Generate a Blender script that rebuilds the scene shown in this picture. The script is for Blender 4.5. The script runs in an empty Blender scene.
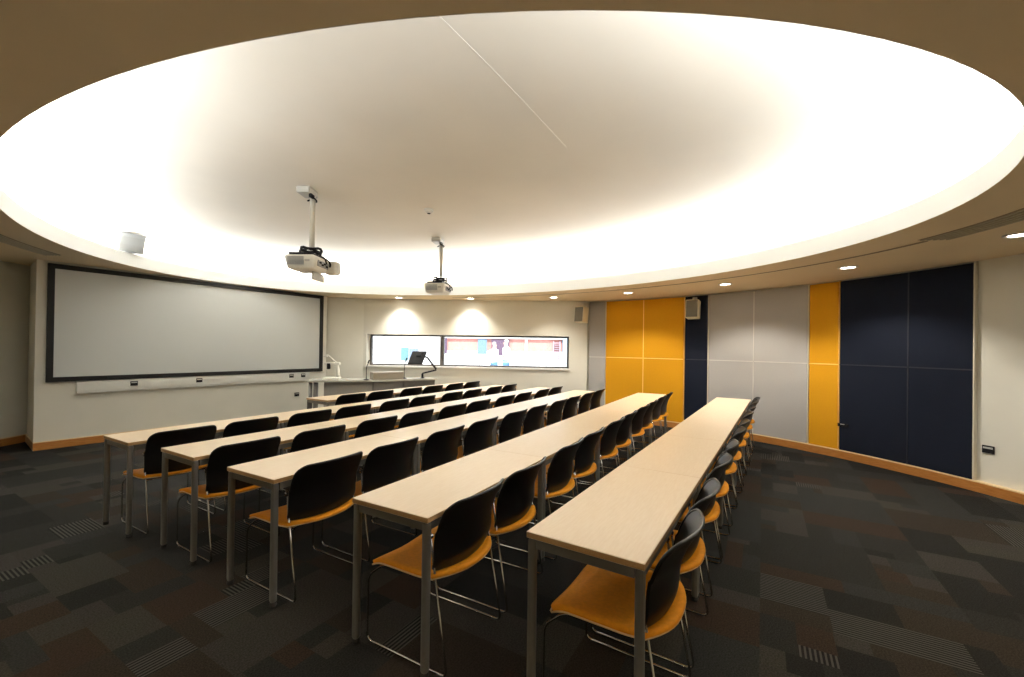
import bpy, bmesh, math, random
from mathutils import Vector, Matrix
sc = bpy.context.scene
C = sc.collection
PI = math.pi
RND = random.Random(7)

# ------------------------------------------------------------------ materials
def srgb(r, g, b):
    f = lambda c: (c / 12.92 if c <= 0.04045 else ((c + 0.055) / 1.055) ** 2.4)
    return (f(r / 255), f(g / 255), f(b / 255), 1)

def mat(name, col, rough=0.5, metal=0.0, noise=0.0, nscale=40, bump=0.0, bscale=200, spec=0.5, stretch=None, col2=None):
    m = bpy.data.materials.new(name); m.use_nodes = True
    nt = m.node_tree; N = nt.nodes; L = nt.links
    b = N['Principled BSDF']
    b.inputs['Roughness'].default_value = rough
    b.inputs['Metallic'].default_value = metal
    b.inputs['Specular IOR Level'].default_value = spec
    b.inputs['Base Color'].default_value = col
    tc = N.new('ShaderNodeTexCoord'); mp = N.new('ShaderNodeMapping')
    L.new(tc.outputs['Object'], mp.inputs['Vector'])
    if stretch: mp.inputs['Scale'].default_value = stretch
    if noise or col2:
        n = N.new('ShaderNodeTexNoise'); n.inputs['Scale'].default_value = nscale; n.inputs['Detail'].default_value = 4
        L.new(mp.outputs[0], n.inputs['Vector'])
        r = N.new('ShaderNodeValToRGB')
        c2 = col2 if col2 else tuple(c * (1 - noise) for c in col[:3]) + (1,)
        r.color_ramp.elements[0].position = 0.35; r.color_ramp.elements[1].position = 0.65
        r.color_ramp.elements[0].color = c2; r.color_ramp.elements[1].color = col
        L.new(n.outputs['Fac'], r.inputs['Fac']); L.new(r.outputs['Color'], b.inputs['Base Color'])
    if bump:
        n2 = N.new('ShaderNodeTexNoise'); n2.inputs['Scale'].default_value = bscale; n2.inputs['Detail'].default_value = 3
        L.new(mp.outputs[0], n2.inputs['Vector'])
        bp = N.new('ShaderNodeBump'); bp.inputs['Strength'].default_value = bump; bp.inputs['Distance'].default_value = 0.004
        L.new(n2.outputs['Fac'], bp.inputs['Height']); L.new(bp.outputs[0], b.inputs['Normal'])
    return m

def emit(name, col, strength):
    m = bpy.data.materials.new(name); m.use_nodes = True
    b = m.node_tree.nodes['Principled BSDF']
    b.inputs['Base Color'].default_value = (0.8, 0.8, 0.8, 1)
    b.inputs['Emission Color'].default_value = col; b.inputs['Emission Strength'].default_value = strength
    return m

def carpet(name, col, stripe=None, axis=0, stripe_col=None, period=0.018):
    m = mat(name, col, rough=0.95, noise=0.55, nscale=130, bump=0.9, bscale=420, spec=0.1)
    nt = m.node_tree; N = nt.nodes; L = nt.links; b = N['Principled BSDF']
    if stripe:
        old = b.inputs['Base Color'].links[0].from_socket
        tc = N.new('ShaderNodeTexCoord'); sx = N.new('ShaderNodeSeparateXYZ'); L.new(tc.outputs['Object'], sx.inputs[0])
        d = N.new('ShaderNodeMath'); d.operation = 'DIVIDE'; d.inputs[1].default_value = period
        L.new(sx.outputs[axis], d.inputs[0])
        fr = N.new('ShaderNodeMath'); fr.operation = 'FRACT'; L.new(d.outputs[0], fr.inputs[0])
        gt = N.new('ShaderNodeMath'); gt.operation = 'GREATER_THAN'; gt.inputs[1].default_value = 0.55; L.new(fr.outputs[0], gt.inputs[0])
        mx = N.new('ShaderNodeMix'); mx.data_type = 'RGBA'
        L.new(gt.outputs[0], mx.inputs['Factor']); L.new(old, mx.inputs['A']); mx.inputs['B'].default_value = stripe_col
        L.new(mx.outputs['Result'], b.inputs['Base Color'])
    return m

M = {}
M['wall'] = mat('wall paint', (0.71, 0.695, 0.62, 1), 0.85, noise=0.03, nscale=3, bump=0.05, bscale=300)
M['soffit'] = mat('soffit paint', (0.80, 0.665, 0.46, 1), 0.9, noise=0.03, nscale=2)
M['dome'] = mat('dome plaster', (0.82, 0.78, 0.70, 1), 0.9, noise=0.04, nscale=1.2)
M['seam'] = mat('plaster joint', (0.88, 0.85, 0.79, 1), 0.9)
M['fascia'] = mat('fascia paint', (0.83, 0.855, 0.86, 1), 0.8)
M['base'] = mat('varnished wood', (0.46, 0.20, 0.052, 1), 0.35, col2=(0.36, 0.14, 0.03, 1), nscale=10, stretch=(1.2, 1.2, 14))
M['basecap_highlight'] = mat('wood edge painted highlight', (0.74, 0.55, 0.32, 1), 0.3)  # highlight along the baseboard top, put into a paler wood colour
M['beech'] = mat('beech laminate', (0.83, 0.67, 0.485, 1), 0.31, col2=(0.79, 0.62, 0.43, 1), nscale=14, stretch=(0.9, 9, 9))
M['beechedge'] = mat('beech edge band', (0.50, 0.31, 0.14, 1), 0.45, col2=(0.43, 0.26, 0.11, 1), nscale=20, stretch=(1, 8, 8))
M['steel'] = mat('grey painted steel', (0.165, 0.16, 0.15, 1), 0.42, metal=0.35)
M['rubber'] = mat('black rubber', (0.012, 0.012, 0.012, 1), 0.7)
M['chrome'] = mat('chrome rod', (0.40, 0.385, 0.37, 1), 0.14, metal=1.0)
M['seat'] = mat('mustard upholstery', (0.74, 0.285, 0.009, 1), 0.72, noise=0.12, nscale=60, bump=0.15, bscale=500, spec=0.25)
M['piping'] = mat('pale seat edge', (0.62, 0.42, 0.20, 1), 0.4)
M['back'] = mat('black plastic', (0.006, 0.006, 0.0065, 1), 0.38, spec=0.34)
M['scr'] = mat('screen fabric', (0.535, 0.555, 0.545, 1), 0.75)
M['scrframe'] = mat('black velvet frame', (0.007, 0.006, 0.005, 1), 0.6, spec=0.3)
M['white'] = mat('white plastic', (0.72, 0.71, 0.66, 1), 0.45)
M['trunk'] = mat('trunking plastic', (0.66, 0.66, 0.62, 1), 0.5)
M['grey'] = mat('grey laminate', (0.33, 0.32, 0.29, 1), 0.5, noise=0.05)
M['dgrey'] = mat('dark grey laminate', (0.15, 0.14, 0.125, 1), 0.5)
M['desk'] = mat('pale desk laminate', (0.56, 0.55, 0.50, 1), 0.22)
M['lightgrey'] = mat('light grey plastic', (0.45, 0.45, 0.43, 1), 0.5)
M['mesh'] = mat('speaker grille', (0.21, 0.195, 0.145, 1), 0.6, noise=0.5, nscale=500)
M['cream'] = mat('cream plastic', (0.74, 0.68, 0.50, 1), 0.5)
M['black'] = mat('matt black', (0.008, 0.008, 0.010, 1), 0.65, spec=0.2)
M['vent'] = mat('vent grey', (0.28, 0.29, 0.30, 1), 0.6)
M['alu'] = mat('window frame', (0.10, 0.09, 0.085, 1), 0.4, metal=0.2)
M['sill'] = mat('white sill', (0.8, 0.79, 0.76, 1), 0.35)
M['slot'] = mat('dark slot', (0.27, 0.215, 0.14, 1), 0.7)
M['grille'] = mat('grille blades', (0.42, 0.37, 0.27, 1), 0.6)
M['p_orange'] = mat('orange fabric', (0.66, 0.31, 0.012, 1), 0.9, noise=0.1, nscale=150, bump=0.3, bscale=600, spec=0.15)
M['p_grey'] = mat('grey fabric', (0.40, 0.385, 0.37, 1), 0.9, noise=0.08, nscale=150, bump=0.3, bscale=600, spec=0.15)
M['p_navy'] = mat('navy fabric', (0.0095, 0.0125, 0.0235, 1), 0.9, noise=0.1, nscale=150, bump=0.3, bscale=600, spec=0.15)
M['b_orange'] = mat('orange bead', (0.95, 0.60, 0.14, 1), 0.6)
M['b_grey'] = mat('grey bead', (0.58, 0.56, 0.52, 1), 0.6)
M['b_navy'] = mat('navy bead', (0.012, 0.014, 0.024, 1), 0.5)
M['lamp'] = emit('lamp lens', (1.0, 0.93, 0.80, 1), 22)
M['lamptrim'] = mat('lamp trim', (0.8, 0.78, 0.74, 1), 0.3)
M['bricks'] = mat('red brickwork', (0.56, 0.245, 0.21, 1), 0.9, noise=0.15, nscale=6)
M['render'] = mat('white render', (0.8, 0.8, 0.8, 1), 0.9)
M['paving'] = mat('pale paving', (0.72, 0.71, 0.69, 1), 0.9, noise=0.08, nscale=1)
M['bluepane'] = mat('blue window', (0.13, 0.20, 0.30, 1), 0.3)
M['plum'] = mat('dark plum door', (0.085, 0.045, 0.085, 1), 0.6)
M['skin'] = mat('skin', (0.62, 0.40, 0.30, 1), 0.6)
M['shirt'] = mat('white shirt', (0.82, 0.82, 0.84, 1), 0.9)
M['jeans'] = mat('blue jeans', (0.09, 0.20, 0.40, 1), 0.9)
M['hair'] = mat('grey hair', (0.35, 0.33, 0.30, 1), 0.8)
def glass():
    m = bpy.data.materials.new('window glass'); m.use_nodes = True
    nt = m.node_tree; nt.nodes.clear(); N = nt.nodes
    o = N.new('ShaderNodeOutputMaterial'); t = N.new('ShaderNodeBsdfTransparent'); g = N.new('ShaderNodeBsdfGlossy')
    t.inputs[0].default_value = (0.93, 0.95, 0.95, 1); g.inputs['Roughness'].default_value = 0.02
    f = N.new('ShaderNodeFresnel'); f.inputs[0].default_value = 1.45
    x = N.new('ShaderNodeMixShader'); nt.links.new(f.outputs[0], x.inputs[0]); nt.links.new(t.outputs[0], x.inputs[1]); nt.links.new(g.outputs[0], x.inputs[2])
    nt.links.new(x.outputs[0], o.inputs[0]); return m
M['glass'] = glass()

# ------------------------------------------------------------------ helpers
def obj(name, bm, m, parent=None, smooth=False, mats=None):
    me = bpy.data.meshes.new(name)
    bmesh.ops.recalc_face_normals(bm, faces=bm.faces)
    bm.to_mesh(me); bm.free()
    for x in (mats or [m]): me.materials.append(x)
    if smooth:
        for p in me.polygons: p.use_smooth = True
    o = bpy.data.objects.new(name, me); C.objects.link(o)
    if parent: o.parent = parent
    return o

def autosmooth(o, deg=35):
    me = o.data
    for p in me.polygons: p.use_smooth = True
    bm = bmesh.new(); bm.from_mesh(me)
    for e in bm.edges:
        if len(e.link_faces) == 2 and e.calc_face_angle(0) > math.radians(deg): e.smooth = False
    bm.to_mesh(me); bm.free(); return o

def tag(o, label, cat, group=None):
    o['label'] = label; o['category'] = cat
    if group: o['group'] = group
    return o

def struct(o): o['kind'] = 'structure'; return o

def empty(name, label, cat, loc=(0, 0, 0), rz=0, group=None):
    o = bpy.data.objects.new(name, None); C.objects.link(o); o.empty_display_size = 0.1
    o.location = loc; o.rotation_euler = (0, 0, rz)
    return tag(o, label, cat, group)

def box(bm, c, s, bev=0.0, rot=None, seg=2):
    r = bmesh.ops.create_cube(bm, size=1)
    vs = r['verts']
    mtx = Matrix.Translation(Vector(c)) @ (rot.to_4x4() if rot else Matrix.Identity(4)) @ Matrix.Diagonal((s[0], s[1], s[2], 1))
    bmesh.ops.transform(bm, matrix=mtx, verts=vs)
    if bev:
        es = list({e for v in vs for e in v.link_edges})
        bmesh.ops.bevel(bm, geom=es, offset=bev, segments=seg, affect='EDGES', profile=0.5)
    return bm

def B(c, s, bev=0.0, rot=None): return box(bmesh.new(), c, s, bev, rot)

def fillet(pts, r, n=5):
    pts = [Vector(p) for p in pts]; out = [pts[0]]
    for a, b, c in zip(pts, pts[1:], pts[2:]):
        d1 = (a - b); d2 = (c - b); l = min(r, d1.length * .49, d2.length * .49)
        p0 = b + d1.normalized() * l; p1 = b + d2.normalized() * l
        for i in range(n + 1):
            t = i / n; out.append((1 - t) ** 2 * p0 + 2 * t * (1 - t) * b + t * t * p1)
    out.append(pts[-1]); return out

def tube(bm, pts, r, n=8):
    pts = [Vector(p) for p in pts]; rings = []
    t0 = (pts[1] - pts[0]).normalized()
    up = Vector((0, 0, 1)) if abs(t0.z) < .9 else Vector((1, 0, 0))
    nrm = t0.cross(up).normalized(); prev = t0
    for i, p in enumerate(pts):
        t = (pts[min(i + 1, len(pts) - 1)] - pts[max(i - 1, 0)]).normalized()
        q = prev.rotation_difference(t); nrm = (q @ nrm).normalized(); prev = t
        bn = t.cross(nrm); rr = r[i] if isinstance(r, (list, tuple)) else r
        rings.append([bm.verts.new(p + (nrm * math.cos(2 * PI * k / n) + bn * math.sin(2 * PI * k / n)) * rr) for k in range(n)])
    for a, b in zip(rings, rings[1:]):
        for k in range(n): bm.faces.new((a[k], a[(k + 1) % n], b[(k + 1) % n], b[k]))
    bm.faces.new(rings[0][::-1]); bm.faces.new(rings[-1]); return bm

def T(pts, r, n=8): return tube(bmesh.new(), pts, r, n)

def lathe(bm, prof, c=(0, 0, 0), n=24, axis='Z'):
    rings = []
    for (r, z) in prof:
        ring = []
        for k in range(n):
            a = 2 * PI * k / n
            v = Vector((r * math.cos(a), r * math.sin(a), z))
            if axis == 'X': v = Vector((z, v.x, v.y))
            if axis == 'Y': v = Vector((v.x, z, v.y))
            ring.append(bm.verts.new(v + Vector(c)))
        rings.append(ring)
    for a, b in zip(rings, rings[1:]):
        for k in range(n): bm.faces.new((a[k], a[(k + 1) % n], b[(k + 1) % n], b[k]))
    bm.faces.new(rings[0][::-1]); bm.faces.new(rings[-1]); return bm

def prism(bm, poly, z0, z1):
    """poly (x,y) list; z0/z1 numbers or functions"""
    f0 = z0 if callable(z0) else (lambda x, y: z0); f1 = z1 if callable(z1) else (lambda x, y: z1)
    lo = [bm.verts.new((x, y, f0(x, y))) for x, y in poly]; hi = [bm.verts.new((x, y, f1(x, y))) for x, y in poly]
    n = len(poly)
    for k in range(n): bm.faces.new((lo[k], lo[(k + 1) % n], hi[(k + 1) % n], hi[k]))
    bm.faces.new(lo[::-1]); bm.faces.new(hi); return bm

def strip(bm, inner, outer, z0, z1):
    """closed wall along a polyline: inner and outer plan lines, z0/z1 numbers or functions"""
    f0 = z0 if callable(z0) else (lambda x, y: z0); f1 = z1 if callable(z1) else (lambda x, y: z1)
    V = [[bm.verts.new((x, y, f(x, y))) for (x, y), f in ((i, f0), (i, f1), (o, f1), (o, f0))] for i, o in zip(inner, outer)]
    for a, b in zip(V, V[1:]):
        for k in range(4): bm.faces.new((a[k], b[k], b[(k + 1) % 4], a[(k + 1) % 4]))
    bm.faces.new(V[0]); bm.faces.new(V[-1][::-1]); return bm

def offset(poly, d):
    out = []
    for i, p in enumerate(poly):
        a = Vector(poly[max(i - 1, 0)]); b = Vector(poly[min(i + 1, len(poly) - 1)])
        t = (b - a).normalized(); out.append((p[0] + t.y * d, p[1] - t.x * d))
    return out

def copy_tree(o, parent=None):
    c = o.copy(); C.objects.link(c)
    if parent: c.parent = parent
    for ch in list(o.children): copy_tree(ch, c)
    return c

# ------------------------------------------------------------------ room geometry
def zs(x, y): return 2.485 + 0.012 * max(0.0, (x - 6.5) * -.96 + (y + 2) * .286)     # soffit height
EC = (3.7673, 3.4968); EA, EB, ET = 4.7218, 3.1978, -1.58439
def ell(t, k=1.0, off=0.0):
    a = EA * k + off; b = EB * k + off
    cu, sv = a * math.cos(t), b * math.sin(t)
    return (EC[0] + math.cos(ET) * cu - math.sin(ET) * sv, EC[1] + math.sin(ET) * cu + math.cos(ET) * sv)
AC = (2.341, 2.797); AR = 6.381
def arc(deg, r=AR): return (AC[0] + r * math.cos(math.radians(deg)), AC[1] + r * math.sin(math.radians(deg)))
WA = Vector((8.62, 3.22)); WB = Vector((6.48, 7.64))           # window wall line
WD = (WB - WA).normalized(); WN = Vector((-WD.y, WD.x)) * -1    # WN points outdoors
if WN.dot(Vector((1, .5))) < 0: WN = -WN
S0 = (1.684, 8.42); S1 = (5.897, 8.123)                         # screen wall face
RIGHT = [arc(a) for a in range(-80, 4, 2)] + [arc(4.4)]
REAR = [(-2.7, 5.2), (-2.8, 0.5), (-1.6, -2.6), (0.6, -3.6), (3.45, -3.49)]
LEFTW = [(1.93, 9.39), (1.515, 9.136), (-1.5, 7.28), (-2.7, 5.2)]
OUT = REAR[1:] + RIGHT[1:] + [tuple(WB), (5.93, 8.30), (5.6, 8.75), (1.95, 9.42)] + LEFTW[1:]   # closed plan outline

# floor: carpet of patchwork tiles
fm = [carpet('carpet charcoal', (0.0262, 0.0251, 0.0230, 1)), carpet('carpet black', (0.0187, 0.0177, 0.0166, 1)),
      carpet('carpet slate', (0.0310, 0.0310, 0.0288, 1)), carpet('carpet rust', (0.0400, 0.0262, 0.0190, 1)),
      carpet('carpet brown', (0.0350, 0.0268, 0.0205, 1)), carpet('carpet olive', (0.0460, 0.0435, 0.0345, 1)),
      carpet('carpet taupe', (0.0438, 0.0401, 0.0342, 1)),
      carpet('carpet ribbed along', (0.014, 0.014, 0.014, 1), True, 0, (0.060, 0.057, 0.048, 1), 0.021),
      carpet('carpet ribbed across', (0.015, 0.0145, 0.014, 1), True, 1, (0.064, 0.059, 0.050, 1), 0.021)]
wts = [22, 14, 18, 10, 12, 7, 10, 6, 6]
bm = bmesh.new()
def patch(x0, y0, x1, y1):
    w, h = x1 - x0, y1 - y0
    if max(w, h) > .18 and (max(w, h) > .72 or (max(w, h) > .45 and RND.random() < .7) or (max(w, h) > .22 and RND.random() < .42)):
        if w * RND.uniform(.7, 1.4) > h:
            k = x0 + w * RND.choice((.33, .5, .5, .67)); patch(x0, y0, k, y1); patch(k, y0, x1, y1)
        else:
            k = y0 + h * RND.choice((.33, .5, .5, .67)); patch(x0, y0, x1, k); patch(x0, k, x1, y1)
        return
    f = bm.faces.new([bm.verts.new(q) for q in ((x0, y0, 0), (x1, y0, 0), (x1, y1, 0), (x0, y1, 0))])
    f.material_index = RND.choices(range(9), wts)[0]
def inside(x, y):
    c = False; n = len(OUT)
    for i in range(n):
        (xa, ya), (xb, yb) = OUT[i], OUT[(i + 1) % n]
        if (ya > y) != (yb > y) and x < (xb - xa) * (y - ya) / (yb - ya) + xa: c = not c
    return c
gx = -3.2
while gx < 9.2:
    gy = -4.0
    while gy < 9.9:
        if any(inside(gx + dx, gy + dy) for dx in (-.15, .5, 1.15) for dy in (-.15, .5, 1.15)):
            patch(gx, gy, gx + 1.0, gy + 1.0)
        gy += 1.0
    gx += 1.0
struct(obj('floor', bm, None, mats=fm))

# soffit ring (ceiling) from the oval opening to the walls
NE = 144
def far_hit(t):
    p = Vector(ell(t)); d = (p - Vector(EC)).normalized(); best = 0
    n = len(OUT)
    for i in range(n):
        a = Vector(OUT[i]); b = Vector(OUT[(i + 1) % n]); e = b - a
        den = d.x * e.y - d.y * e.x
        if abs(den) < 1e-9: continue
        w = a - Vector(EC); s = (w.x * e.y - w.y * e.x) / den; u = (w.x * d.y - w.y * d.x) / den
        if s > 0 and -1e-6 <= u <= 1 + 1e-6: best = max(best, s)
    q = Vector(EC) + d * (best + .12); return (q.x, q.y)
bm = bmesh.new(); rings = []
for k in range(NE):
    t = 2 * PI * k / NE; a = ell(t); b = far_hit(t)
    m_ = ((a[0] + b[0]) / 2, (a[1] + b[1]) / 2)
    rings.append([bm.verts.new((q[0], q[1], zs(*q) + dz)) for q, dz in ((a, 0), (m_, 0), (b, 0), (b, .04), (a, .04))])
for a, b in zip(rings, rings[1:] + rings[:1]):
    for k in range(5): bm.faces.new((a[k], b[k], b[(k + 1) % 5], a[(k + 1) % 5]))
struct(obj('ceiling', bm, M['soffit'], smooth=False))

# fascia upstand round the opening
bm = bmesh.new(); FH = .178; rings = []
for k in range(NE):
    t = 2 * PI * k / NE; a = ell(t, off=-.002); b = ell(t, off=.03); c_ = ell(t, off=-.0003)
    z = zs(*a); rings.append([bm.verts.new((q[0], q[1], z + dz)) for q, dz in ((a, 0), (a, FH), (b, FH), (b, .042), (c_, .042))])
for a, b in zip(rings, rings[1:] + rings[:1]):
    for k in range(5): bm.faces.new((a[k], b[k], b[(k + 1) % 5], a[(k + 1) % 5]))
struct(autosmooth(obj('trim_1', bm, M['fascia'])))

# recessed oval dome above the cove
DOFF = .40; DE, DH = .24, .355
def dome_pt(t, rho):
    a, b = (EA + DOFF) * rho, (EB + DOFF) * rho
    cu, sv = a * math.cos(t), b * math.sin(t)
    x = EC[0] + math.cos(ET) * cu - math.sin(ET) * sv; y = EC[1] + math.sin(ET) * cu + math.cos(ET) * sv
    return x, y, zs(x, y) + DE + DH * math.sqrt(max(0, 1 - rho ** 4.5))
def dome_z(x, y):
    dx, dy = x - EC[0], y - EC[1]
    u = math.cos(ET) * dx + math.sin(ET) * dy; v = -math.sin(ET) * dx + math.cos(ET) * dy
    rho = min(1, math.hypot(u / (EA + DOFF), v / (EB + DOFF)))
    return zs(x, y) + DE + DH * math.sqrt(max(0, 1 - rho ** 4.5))
bm = bmesh.new(); prev = None
rhos = [.12, .25, .37, .48, .58, .66, .73, .79, .84, .88, .91, .935, .955, .97, .982, .991, .997, 1.0]
top = bm.verts.new((EC[0], EC[1], dome_z(*EC)))
for rho in rhos + ['e']:
    ring = []
    for k in range(NE):
        t = 2 * PI * k / NE; x, y, z = dome_pt(t, 1.0 if rho == 'e' else rho)
        if rho == 'e': z = zs(x, y) + .03
        ring.append(bm.verts.new((x, y, z)))
    for k in range(NE):
        if prev is None: bm.faces.new((top, ring[k], ring[(k + 1) % NE]))
        else: bm.faces.new((prev[k], ring[k], ring[(k + 1) % NE], prev[(k + 1) % NE]))
    prev = ring
struct(obj('ceiling_dome', bm, M['dome'], smooth=True))

# plaster joint lines on the dome (thin ribbons standing 1 mm proud)
def ribbon(a, b, w, n=24):
    bm = bmesh.new(); a = Vector(a); b = Vector(b); d = (b - a).normalized(); s = Vector((-d.y, d.x)) * w / 2; rows = []
    for i in range(n + 1):
        p = a + (b - a) * i / n
        rows.append([bm.verts.new((q.x, q.y, dome_z(q.x, q.y) - dz)) for q, dz in ((p - s, 0), (p - s, .0025), (p + s, .0025), (p + s, 0))])
    for r0, r1 in zip(rows, rows[1:]):
        for k in range(3): bm.faces.new((r0[k], r0[k + 1], r1[k + 1], r1[k]))
    return bm
SEAMS = [((1.22, 1.385), (3.22, 1.405))]
for i, (a, b) in enumerate(SEAMS):
    struct(obj('trim_%d' % (2 + i), ribbon(a, b, .007), M['seam']))

# walls
WT = .15
zt = lambda x, y: zs(x, y) + .035
struct(autosmooth(obj('wall_right', strip(bmesh.new(), RIGHT, [arc(a, AR + WT) for a in range(-80, 4, 2)] + [arc(4.4, AR + WT)], -.03, zt), M['wall']), 20))
struct(obj('wall_rear', strip(bmesh.new(), REAR, offset(REAR, WT), -.03, zt), M['wall']))
struct(obj('wall_left', strip(bmesh.new(), LEFTW, offset(LEFTW, WT), -.03, zt), M['wall']))
struct(obj('wall_front', prism(bmesh.new(), [S0, S1, (5.75, 8.62), (1.80, 9.34)], -.02, zt), M['wall']))
CH = [tuple(WB), (5.93, 8.30), (5.6, 8.75), (1.95, 9.42)]
struct(obj('wall_back', strip(bmesh.new(), CH, offset(CH, WT), -.03, zt), M['wall']))
# window wall with its opening (local frame: s along WD from WA, n outdoors)
OS0, OS1, OZ0, OZ1, WTH = .375, 4.84, 1.035, 1.731, .34
WL = (WB - WA).length
def wpt(s, n, z): q = WA + WD * s + WN * n; return (q.x, q.y, z)
bm = bmesh.new()
def wbox(bm, s0, s1, n0, n1, z0, z1):
    P = [wpt(s, n, z) for z in (z0, z1) for (s, n) in ((s0, n0), (s1, n0), (s1, n1), (s0, n1))]
    V = [bm.verts.new(p) for p in P]
    for f in ((0, 1, 2, 3), (7, 6, 5, 4), (0, 1, 5, 4), (1, 2, 6, 5), (2, 3, 7, 6), (3, 0, 4, 7)): bm.faces.new([V[i] for i in f])
    return bm
for a in ((0, OS0, -.03, 2.60), (OS1, WL + .02, -.03, 2.60), (OS0, OS1, -.03, OZ0), (OS0, OS1, OZ1, 2.60)):
    wbox(bm, a[0], a[1], 0, WTH, a[2], a[3])
struct(obj('wall_window', bm, M['wall']))

# window: frame, mullion, two panes, inner sill
w = bpy.data.objects.new('window_1', None); C.objects.link(w); w['kind'] = 'structure'
FN0, FN1 = .20, .28; fw = .038; MS = 3.185
bm = bmesh.new()
for a in ((OS0, OS0 + fw, OZ0, OZ1), (OS1 - fw, OS1, OZ0, OZ1), (OS0, OS1, OZ0, OZ0 + fw), (OS0, OS1, OZ1 - fw, OZ1)):
    wbox(bm, a[0], a[1], FN0, FN1, a[2], a[3])
struct(obj('window_frame', bm, M['alu'], w))
struct(obj('window_mullion', wbox(bmesh.new(), MS - .045, MS + .045, FN0 - .005, FN1, OZ0 + fw, OZ1 - fw), M['alu'], w))
for a, b in ((OS0 + fw, MS - .045), (MS + .045, OS1 - fw)):
    struct(obj('window_pane', wbox(bmesh.new(), a, b, 0.235, .241, OZ0 + fw, OZ1 - fw), M['glass'], w))
struct(obj('window_sill', wbox(bmesh.new(), OS0 - .02, OS1 + .02, -.03, FN0, OZ0 - .030, OZ0 + .003), M['sill'], w))

# baseboards
BHT = .112
def baseboard(name, line, side, th=.018):
    inn = offset(line, side * th); bm = strip(bmesh.new(), line, inn, 0, BHT - .012)
    o = struct(obj(name, bm, M['base']))
    c = struct(obj('baseboard_cap', strip(bmesh.new(), line, offset(line, side * (th - .002)), BHT - .012, BHT), M['basecap_highlight'], o))
    return o
baseboard('baseboard_right', RIGHT, -1, .062)
baseboard('baseboard_left', LEFTW, -1)
baseboard('baseboard_front', [(1.80, 9.33), S0, S1, (5.84, 8.34)], 1)
baseboard('baseboard_window', [tuple(WA), tuple(WB), (5.95, 8.28)], -1)
baseboard('baseboard_rear', REAR, -1)

# ------------------------------------------------------------------ acoustic wall panels
cols = [(3.62, .45, 'grey'), (.28, -6.75, 'orange'), (-6.80, -13.85, 'orange'), (-14.1, -17.8, 'navy'), (-18.05, -24.85, 'grey'),
        (-24.90, -32.10, 'grey'), (-32.35, -35.82, 'orange'), (-36.02, -43.1, 'navy'), (-43.15, -48.72, 'navy')]
what = ['narrow grey fabric wall panel beside the window wall', 'orange fabric wall panel next to the narrow grey one',
        'orange fabric wall panel beside the narrow navy strip', 'narrow navy fabric wall panel behind the hanging speaker',
        'wide grey fabric wall panel beside the narrow navy strip', 'wide grey fabric wall panel beside the narrow orange strip',
        'narrow orange fabric wall panel between grey and wide navy panels', 'wide navy fabric wall panel beside the narrow orange strip',
        'navy fabric wall panel beside the bare wall at right']
def panel_bm(a0, a1, z0, z1, d=.042):
    n = max(2, int(abs(a1 - a0) / .9)); bv = .006; bm = bmesh.new()
    zc = z1 if callable(z1) else (lambda x, y: z1)
    am = .006 / AR * 57.3 * (1 if a1 > a0 else -1)
    angs = [a0] + [a0 + am + (a1 - a0 - 2 * am) * i / n for i in range(n + 1)] + [a1]
    rows = []
    for i, a in enumerate(angs):
        edge = i in (0, len(angs) - 1)
        f = AR - (d - bv if edge else d); b = AR - .0025
        zt_ = zc(*arc(a)); fz0, fz1 = z0 + (0 if edge else bv), zt_ - (0 if edge else bv)
        if edge: ring = [(b, z0), (f, z0), (f, z0), (f, zt_), (f, zt_), (b, zt_)]
        else: ring = [(b, z0), (f + bv, z0), (f, fz0), (f, fz1), (f + bv, zt_), (b, zt_)]
        rows.append([bm.verts.new((*arc(a, r), z)) for r, z in ring])
    for p, q in zip(rows, rows[1:]):
        for k in range(5): bm.faces.new((p[k], q[k], q[k + 1], p[k + 1]))
    for r in (rows[0], rows[-1]): bm.faces.new(r)
    bmesh.ops.remove_doubles(bm, verts=bm.verts, dist=1e-5)
    return bm
for (a0, a1, c), t in zip(cols, what):
    for lo in (0, 1):
        z0, z1 = ((BHT + .001, 1.3005) if lo else (1.3015, lambda x, y: zs(x, y) - .018))
        o = autosmooth(obj('acoustic_panel', panel_bm(a0, a1, z0, z1), M['p_' + c]), 25)
        tag(o, ('lower ' if lo else 'upper ') + t, 'wall panel', c + ' fabric wall panels')
        if not lo:
            nn = max(2, int(abs(a1 - a0) / .9)); aa_ = [a0 + (a1 - a0) * i / nn for i in range(nn + 1)]
            obj('edge_bead', strip(bmesh.new(), [arc(a, AR - .047) for a in aa_], [arc(a, AR - .0425) for a in aa_], 1.294, 1.308), M['b_' + c], o)
        if a0 in (.28, -18.05, -36.02):
            h_ = .007 / AR * 57.3
            obj('edge_bead', strip(bmesh.new(), [arc(a1 + h_ - .025, AR - .046), arc(a1 - h_ - .025, AR - .046)], [arc(a1 + h_ - .025, AR - .0425), arc(a1 - h_ - .025, AR - .0425)], (BHT + .004) if lo else 1.31, 1.292 if lo else (lambda x, y: zs(x, y) - .02)), M['b_' + c], o)
# slim edge trims where the colour changes
pale = mat('pale panel trim', (0.66, 0.62, 0.52, 1), .5); gold = mat('gold panel trim', (0.80, 0.45, 0.10, 1), .6)
for i, (a, mm) in enumerate(((.365, pale), (-13.97, gold), (-17.92, pale), (-32.22, pale), (-35.92, gold), (-48.8, pale))):
    h = .006 / AR * 57.3
    bm = strip(bmesh.new(), [arc(a - h, AR - .046), arc(a + h, AR - .046)], [arc(a - h, AR), arc(a + h, AR)], BHT, lambda x, y: zs(x, y) - .012)
    struct(obj('trim_%d' % (10 + i), bm, mm))

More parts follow.
